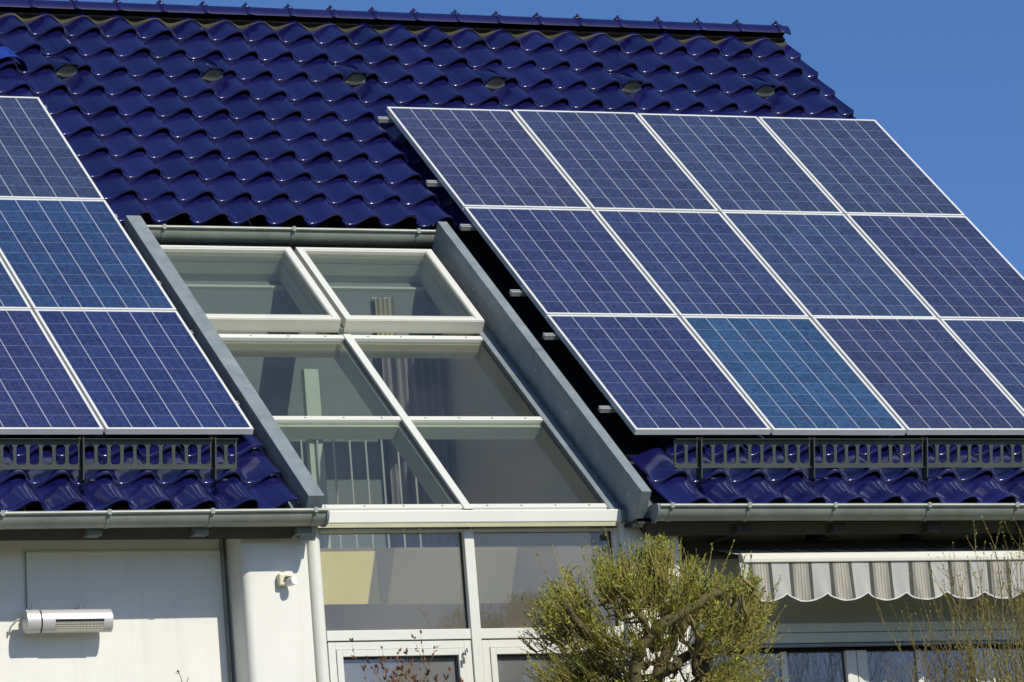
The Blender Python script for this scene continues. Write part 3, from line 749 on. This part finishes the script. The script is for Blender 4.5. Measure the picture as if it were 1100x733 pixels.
# ------------------------------------------------------------------ motion sensor
ms = thing("motion_sensor", "small yellowed motion sensor on the left white pier beside the glazed wall", "sensor", P3(-2.655, -0.281, -1.03))
MB().box(-2.705, -2.630, -0.330, -0.281, -1.068, -0.990).build("back_box", M_SENSOR, ms, bevel=0.010)
sb = MB()
sb.tube([P3(-2.645, -0.322, -1.048), P3(-2.632, -0.352, -1.046), P3(-2.622, -0.378, -1.044)], [0.026, 0.030, 0.028], 12)
sb.build("sensor_head", M_PLASTIC, ms, smooth='auto')
sb = MB(); sb.box(-2.668, -2.615, -0.368, -0.332, -1.018, -1.008); sb.build("rain_hood", M_SENSOR, ms, bevel=0.003)

# ------------------------------------------------------------------ solar panels
PWD, PHT = 0.992, 1.648
def panel_meshes():
    fr = MB(Wd); w = 0.019; t = 0.042
    fr.box(0, PWD, 0, w, -t, 0); fr.box(0, PWD, PHT-w, PHT, -t, 0)
    fr.box(0, w, w, PHT-w, -t, 0); fr.box(PWD-w, PWD, w, PHT-w, -t, 0)
    ce = MB(Wd); ce.box(w, PWD-w, w, PHT-w, -0.010, -0.003)
    bk = MB(Wd); bk.box(0.2, 0.32, 1.4, 1.5, -0.035, -0.0105)
    return fr, ce, bk
fr, ce, bk = panel_meshes()
proto = thing("solar_panel", "x", "solar panel", (0, 0, 0), "solar panels on the roof")
pf = fr.build("frame", M_ALU, proto, bevel=0.0015); pc = ce.build("cells", M_CELL, proto); pj_ = bk.build("junction_box", M_DARK, proto)
first = True
rowname = ["bottom", "middle", "top"]
colname = {0: "first", 1: "second", 2: "third", 3: "fourth"}
tints = {(0,0): (.022,.033,.096), (1,0): (.024,.055,.135), (2,0): (.027,.038,.095), (3,0): (.026,.042,.105),
         (0,1): (.023,.034,.095), (1,1): (.024,.038,.102), (2,1): (.027,.046,.108), (3,1): (.026,.038,.096),
         (0,2): (.030,.040,.094), (1,2): (.028,.041,.097), (2,2): (.028,.044,.100), (3,2): (.029,.045,.100)}  # top rows of both arrays greyer: reflected haze put into the tint
ltints = {(0,0): (.018,.031,.105), (0,1): (.020,.042,.118), (0,2): (.027,.042,.095), (-1,0): (.021,.031,.102), (-1,1): (.021,.042,.115)}
prr = random.Random(8)
def place_panel(u, v, label, tint):
    global first
    if first: r, c, f, j = proto, pc, pf, pj_; first = False
    else:
        r = proto.copy(); S.collection.objects.link(r)
        kids = []
        for ch in (pf, pc, pj_):
            k = ch.copy(); S.collection.objects.link(k); k.parent = r; kids.append(k)
        c = kids[1]
    r.location = R3(u+prr.uniform(-.001,.001), v+prr.uniform(-.002,.002), 0); r.rotation_euler = (TH+prr.uniform(-.002,.002), prr.uniform(-.0015,.0015), 0)
    r["label"] = label; c.color = (tint[0]*1.22, tint[1]*1.22, tint[2]*1.08, 1)
for j in (2, 1, 0):
    for i in range(4):
        extra = {(1,0): "brightest blue solar panel, ", (0,2): "solar panel with rail stubs beside the blue tiles, "}.get((i,j), "dark blue solar panel, ")
        lab = {0: "leftmost", 1: "second from left", 2: "third from left", 3: "rightmost"}[i]
        place_panel(i*1.01+0.004, j*1.66+0.004, f"{extra}{rowname[j]} row of the right array, {lab}", tints[(i,j)])
UL = -2.672
for j in (2, 1, 0):
    for i in (0, -1):
        if j == 2 and i == -1: continue
        side = "next to the upstand" if i == 0 else "cut by the photo's left edge"
        if j == 2: side = "beside blue tiles"
        place_panel(UL-0.998+i*1.01, j*1.66+0.004, f"blue solar panel, {rowname[j]} row of the left array, {side}", ltints[(i,j)])

# mounting rails: ends stick out beyond the panels
def railing_profile(u0, u1, v, label):
    o = thing("mounting_rail", label, "mounting rail", R3(u0, v, -0.06), "aluminium rails under the panels")
    mb = MB(R3); mb.prism([(v-0.02, -0.082), (v+0.02, -0.082), (v+0.02, -0.050), (v+0.006, -0.050), (v+0.006, -0.062), (v-0.006, -0.062), (v-0.006, -0.050), (v-0.02, -0.050)], u0, u1)
    mb.build("bar", M_RAIL, o)
    hk = MB(R3)
    for uu in [u0+0.22+0.9*i for i in range(int((u1-u0-0.2)/0.9)+1)]:
        hk.box(uu-0.015, uu+0.015, v-0.03, v-0.021, -0.17, -0.055)
    hk.build("roof_hook", M_ZINC_D, o)
nm = ["upper rail of the top row", "lower rail of the top row", "upper rail of the middle row", "lower rail of the middle row", "upper rail of the bottom row", "lower rail of the bottom row"]
for v, s_ in zip((4.88, 3.82, 3.114, 2.10, 1.452, 0.405), nm):
    railing_profile(-0.085, 4.02, v, "aluminium rail end jutting left of the right array, " + s_)
for v, s_ in zip((4.92, 3.175, 2.162, 1.444, 0.455), ("near its top corner", "level with the upper gutter", "beside the middle panel", "just under the middle row seam", "near its bottom corner")):
    railing_profile(-3.72 if v > 4 else -4.72, -2.625, v, "aluminium rail end right of the left array, " + s_)

# ------------------------------------------------------------------ snow guards
def snow_guard(label, u_posts, u0, u1, seed):
    t = thing("snow_guard", label, "snow guard", R3(u_posts[0], -0.42, -0.14))
    foot = Vector((-0.425, -0.135)); w = Vector((0.13, 0.23)).normalized()
    nrm = Vector((-w.y, w.x))
    def G(u, s_, d): q = foot + w*s_ + nrm*d; return R3(u, q.x, q.y)
    B, T = 0.070, 0.262
    def grille(a, b):
        mb = MB(G)
        mb.box(a, b, T-0.038, T, -0.012, 0.0); mb.box(a, b, B, B+0.030, -0.012, 0.0)
        mb.box(a, b, T-0.004, T, 0.0, 0.028); mb.box(a, b, B, B+0.004, 0.0, 0.022)
        n = max(1, int(round((b-a)/0.0855))); 
        for i in range(n+1):
            x = a + (b-a)*i/n
            hw = 0.011
            x0, x1 = max(a, x-hw), min(b, x+hw)
            mb.box(x0, x1, B+0.030, T-0.038, -0.012, 0.0)
            for (xx, s1) in ((x0, -1), (x1, 1)):      # rounded slot corners
                if a < xx < b:
                    mb.prism([(xx, T-0.038), (xx, T-0.054), (xx+s1*0.012, T-0.038)], -0.012, 0.0, axis=2)
                    mb.prism([(xx, B+0.030), (xx, B+0.042), (xx+s1*0.012, B+0.030)], -0.012, 0.0, axis=2)
        mb.build("grille", M_GUARD, t)
    cuts = [u0] + list(u_posts) + [u1]
    for a, b in zip(cuts[:-1], cuts[1:]):
        if b-a > 0.05: grille(a+0.006, b-0.014)
    for p in u_posts:
        pb = MB(G)
        pb.prism([(p-0.004, 0), (p+0.004, 0), (p+0.004, T+0.008), (p-0.004, T+0.008)], -0.02, 0.03, axis=2)
        pb.box(p-0.016, p+0.004, 0.0, T+0.008, -0.024, -0.019)
        pb.box(p-0.014, p+0.014, -0.004, 0.006, -0.02, 0.20)
        pb.build("bracket", M_GUARD, t)
snow_guard("grey slotted snow guard below the right solar array", [0.325, 1.148, 1.990, 2.83, 3.67], 0.135, 3.98, 1)
snow_guard("grey slotted snow guard below the left solar array", [-5.68, -4.81, -3.938, -3.062], -6.4, -2.895, 2)

# ------------------------------------------------------------------ plants
def rdir(rr, base, spread):
    d = Vector((rr.gauss(0,1), rr.gauss(0,1), rr.gauss(0,1))).normalized()
    return (base + d*spread).normalized()
def leaf(mb, p, d, L, Wd_, rr):
    side = d.cross(Vector((rr.gauss(0,1), rr.gauss(0,1), rr.gauss(0,1)))).normalized()
    k = len(mb.v)
    up = d.cross(side)*L*0.12
    mb.v += [p, p+d*L*0.5+side*Wd_*0.5+up, p+d*L, p+d*L*0.5-side*Wd_*0.5+up]
    mb.f.append((k, k+1, k+2, k+3))
def shoot(tw, lf, p, d, L, r, rr, leaves, lsize, up=0.25, sides=3):
    n = 4; pts = [p.copy()]; q = p.copy(); dd = d.copy()
    for i in range(n):
        dd = (dd + Vector((rr.gauss(0,.09), rr.gauss(0,.09), rr.gauss(0,.08)+up*0.35))).normalized()
        q = q + dd*(L/n); pts.append(q.copy())
    tw.tube(pts, [r*(1-0.7*i/n) for i in range(n+1)], sides, cap=False)
    for i in range(leaves):
        s_ = rr.uniform(0.15, 1.0)*n; a = min(int(s_), n-1); f_ = s_-a
        pt = pts[a].lerp(pts[a+1], f_)
        ld = ((pts[a+1]-pts[a]).normalized()*0.8 + Vector((rr.gauss(0,1), rr.gauss(0,1), rr.gauss(0,1)))*0.55).normalized()
        leaf(lf, pt, ld, lsize*rr.uniform(0.5, 1.25), lsize*rr.uniform(0.25, 0.5), rr)
    for a in range(2):
        leaf(lf, pts[-1], (dd + Vector((rr.gauss(0,1), rr.gauss(0,1), rr.gauss(0,1)))*0.4).normalized(), lsize*rr.uniform(.5,1.1), lsize*0.35, rr)
    return pts
def wob(pts, rr, amt=0.02, sub=4):
    out = []
    pts = [Vector(p) for p in pts]
    for i in range(len(pts)-1):
        for k in range(sub):
            q = k/sub; p = pts[i].lerp(pts[i+1], q)
            if i+k: p += Vector((rr.gauss(0,amt), rr.gauss(0,amt), rr.gauss(0,amt)))
            out.append(p)
    out.append(pts[-1]); return out
def round_shrub():
    rr = random.Random(21)
    t = thing("pollarded_shrub", "round pollarded shrub budding yellow green before the glazed wall", "shrub", P3(-0.62, -1.25, -ZO))
    lb = MB(Wd); br = MB(Wd); tw = MB(Wd); lf = MB(Wd)
    P = P3
    limbs = [
        ([P(-.66,-1.25,-3.7), P(-.76,-1.45,-2.6), P(-.90,-1.62,-1.91), P(-.885,-1.64,-1.72), P(-.70,-1.68,-1.56), P(-.49,-1.70,-1.46), P(-.32,-1.68,-1.375), P(-.14,-1.60,-1.325), P(-.02,-1.54,-1.27)], [.07,.055,.044,.040,.034,.029,.023,.013,.004]),
        ([P(-.79,-1.66,-1.64), P(-.84,-1.68,-1.54), P(-.89,-1.66,-1.45), P(-.98,-1.60,-1.33)], [.024,.020,.016,.008]),
        ([P(-.74,-1.22,-2.3), P(-.92,-1.38,-1.84), P(-.985,-1.42,-1.73), P(-1.20,-1.46,-1.50), P(-1.28,-1.48,-1.39)], [.045,.036,.034,.026,.014]),
        ([P(-.60,-1.22,-3.0), P(-.55,-1.16,-1.95), P(-.50,-1.12,-1.78), P(-.42,-1.10,-1.665), P(-.33,-1.12,-1.48), P(-.22,-1.12,-1.28)], [.06,.05,.046,.04,.03,.018]),
        ([P(-.52,-1.12,-1.82), P(-.30,-1.05,-1.70), P(-.10,-1.08,-1.52), P(.08,-1.10,-1.40)], [.036,.032,.024,.012]),
        ([P(-.45,-1.10,-2.1), P(-.27,-1.18,-1.85), P(-.24,-1.2,-1.62), P(-.30,-1.2,-1.36), P(-.28,-1.22,-1.20)], [.04,.036,.03,.022,.012]),
        ([P(-.56,-1.38,-1.50), P(-.52,-1.30,-1.36), P(-.48,-1.25,-1.20)], [.024,.018,.010]),
    ]
    nodes = []
    for pts, rad in limbs:
        sub = 4; w = wob(pts, rr, 0.008, sub)
        rads = []
        for i in range(len(rad)-1):
            for k in range(sub): rads.append((rad[i]+(rad[i+1]-rad[i])*k/sub)*rr.uniform(.9,1.12))
        rads.append(rad[-1])
        lb.tube(w, rads, 8)
        for i, p in enumerate(w):
            if p.z > ZO-1.95: nodes.append(p)
    C = P(-.565, -1.24, -1.72); RX, RY, RZ = 0.92, 0.54, 0.76
    def inside(p): 
        q = p-C; return (q.x/RX)**2+(q.y/RY)**2+(q.z/RZ)**2
    sec = []
    for i in range(235):
        # secondary branches: from a limb node toward a point inside the crown
        for _ in range(40):
            tx = C + Vector((rr.uniform(-1,1)*RX, rr.uniform(-1,1)*RY, rr.uniform(-0.55,1)*RZ))
            m = inside(tx)
            if 0.22 < m < 0.80: break
        src = min(nodes, key=lambda p: (p-tx).length + rr.uniform(0, .10))
        w = wob([src, src.lerp(tx, .5)+Vector((rr.gauss(0,.03), rr.gauss(0,.03), rr.gauss(0,.03)-.02)), tx], rr, 0.012, 3)
        r0 = rr.uniform(.007, .015)
        br.tube(w, [r0*(1-.62*k/(len(w)-1))*rr.uniform(.85,1.2) for k in range(len(w))], 5, cap=False)
        sec.append(w)
    for w in sec:
        for k in range(rr.randint(15, 22)):
            p = w[rr.randint(2, len(w)-1)]
            out = (p-C); out.normalize()
            d = rdir(rr, out*0.8+Vector((0,0,0.60)), 0.42)
            L = rr.uniform(.12, .34)
            while inside(p+d*L) > 1.05 and L > .07: L *= .82
            shoot(tw, lf, p, d, L, rr.uniform(.0026,.0046), rr, rr.randint(2, 6), rr.choice((.015,.02,.024,.036))*rr.uniform(.8,1.2))
    # a few long shoots above the outline
    for (x, z, L) in ((-1.33,-1.36,.14), (-1.22,-1.10,.20), (-.98,-1.10,.18), (-.90,-1.14,.30), (-.62,-1.10,.22), (-.30,-1.05,.16), (-.12,-1.02,.14), (.32,-1.45,.16), (.30,-1.30,.18), (.12,-1.08,.12)):
        for k in range(2):
            shoot(tw, lf, P(x+rr.gauss(0,.03), -1.25+rr.gauss(0,.1), z-.14).lerp(C, .12), rdir(rr, Vector((x+.53, 0, .9)).normalized(), .2), L+.12, .004, rr, 9, .026, up=.4)
    lb.build("trunk", M_BARK, t, smooth=True)
    br.build("branches", mat("olive_bark", (0.19, 0.15, 0.058), 0.85, 0, 0.45, 18, 0.2), t, smooth=True)
    a = tw.build("twigs", M_TWIG, t, smooth=True); b = lf.build("leaves", M_LEAF, t)
    return t
round_shrub()

def cane_shrub(name, label, cx, cy, zb, n, seed, hmin, hmax, fan, mats, leaves, lsize, side_tw, top=None, lean=0.0, r0=0.006):
    rr = random.Random(seed)
    t = thing(name, label, "shrub", P3(cx, cy, -ZO))
    tw = MB(Wd); lf = MB(Wd)
    for i in range(n):
        b = P3(cx+rr.gauss(0,.10), cy+rr.gauss(0,.10), zb)
        ang = rr.uniform(-1, 1); h = rr.uniform(hmin, hmax)
        tip = Vector((b.x + fan*ang*rr.uniform(.5,1.0)+lean, b.y + rr.uniform(-.35,.35), b.z + h*(1-0.25*abs(ang)**2)))
        mid = b.lerp(tip, .55) + Vector((-.10*fan*ang, 0, .08))
        w = wob([b, mid, tip], rr, 0.012, 4)
        tw.tube(w, [r0*(1-.75*k/(len(w)-1))*rr.uniform(.9,1.1) for k in range(len(w))], 4, cap=False)
        for k in range(len(w)):       # buds along the cane
            if k > 2:
                for _ in range(leaves):
                    p = w[k] if k == len(w)-1 else w[k].lerp(w[k+1], rr.random())
                    leaf(lf, p, rdir(rr, Vector((0,0,1)), .8), lsize*rr.uniform(.5,1.2), lsize*.45, rr)
        for k in range(side_tw):
            p = w[rr.randint(3, len(w)-1)]
            shoot(tw, lf, p, rdir(rr, (tip-mid).normalized()*.8+Vector((0,0,.3)), .6), rr.uniform(.08,.28), rr.uniform(.0016,.003), rr, leaves+1, lsize, up=.3)
    tw.build("twigs", mats[0], t, smooth=True); lf.build("leaves", mats[1], t)
    return t
cane_shrub("cane_shrub", "loose upright shrub of thin olive brown canes in front of the awning", 1.98, -1.25, -3.55, 240, 5, 1.2, 2.55, .88, (mat("olive_cane", (0.21, 0.165, 0.058), 0.8, 0, 0.4, 6, 0.2), M_LEAF), 2, .019, 13)
cane_shrub("cane_shrub", "low brown twiggy shrub whose tips show below the right hand window", 1.42, -1.15, -3.6, 110, 9, 1.35, 1.98, .50, (M_TWIG2, M_LEAF2), 1, .022, 5)
cane_shrub("dry_plant", "withered plant with curled brown leaves in front of the left terrace door", -2.22, -1.0, -3.3, 34, 13, 1.25, 1.74, .40, (M_TWIG2, M_LEAF2), 4, .042, 3, r0=.004)
sp = thing("bare_sprig", "single bare brown sprig poking up before the left white wall", "sprig", P3(-3.62, -1.0, -ZO))
tw = MB(Wd); rr = random.Random(3)
w = wob([P3(-3.60,-1.0,-3.7), P3(-3.61,-1.0,-2.4), P3(-3.625,-1.0,-1.80), P3(-3.66,-1.0,-1.715)], rr, .006, 4); tw.tube(w, [.006-.004*i/(len(w)-1) for i in range(len(w))], 5)
tw.tube([P3(-3.622,-1.0,-1.80), P3(-3.60,-1.0,-1.74)], [.003,.002], 4)
tw.build("stem", M_TWIG2, sp); lf = MB(Wd)
for i in range(4): leaf(lf, P3(-3.66,-1.0,-1.72), rdir(rr, Vector((-.5,0,.6)), .5), .03, .014, rr)
lf.build("leaves", M_LEAF2, sp)
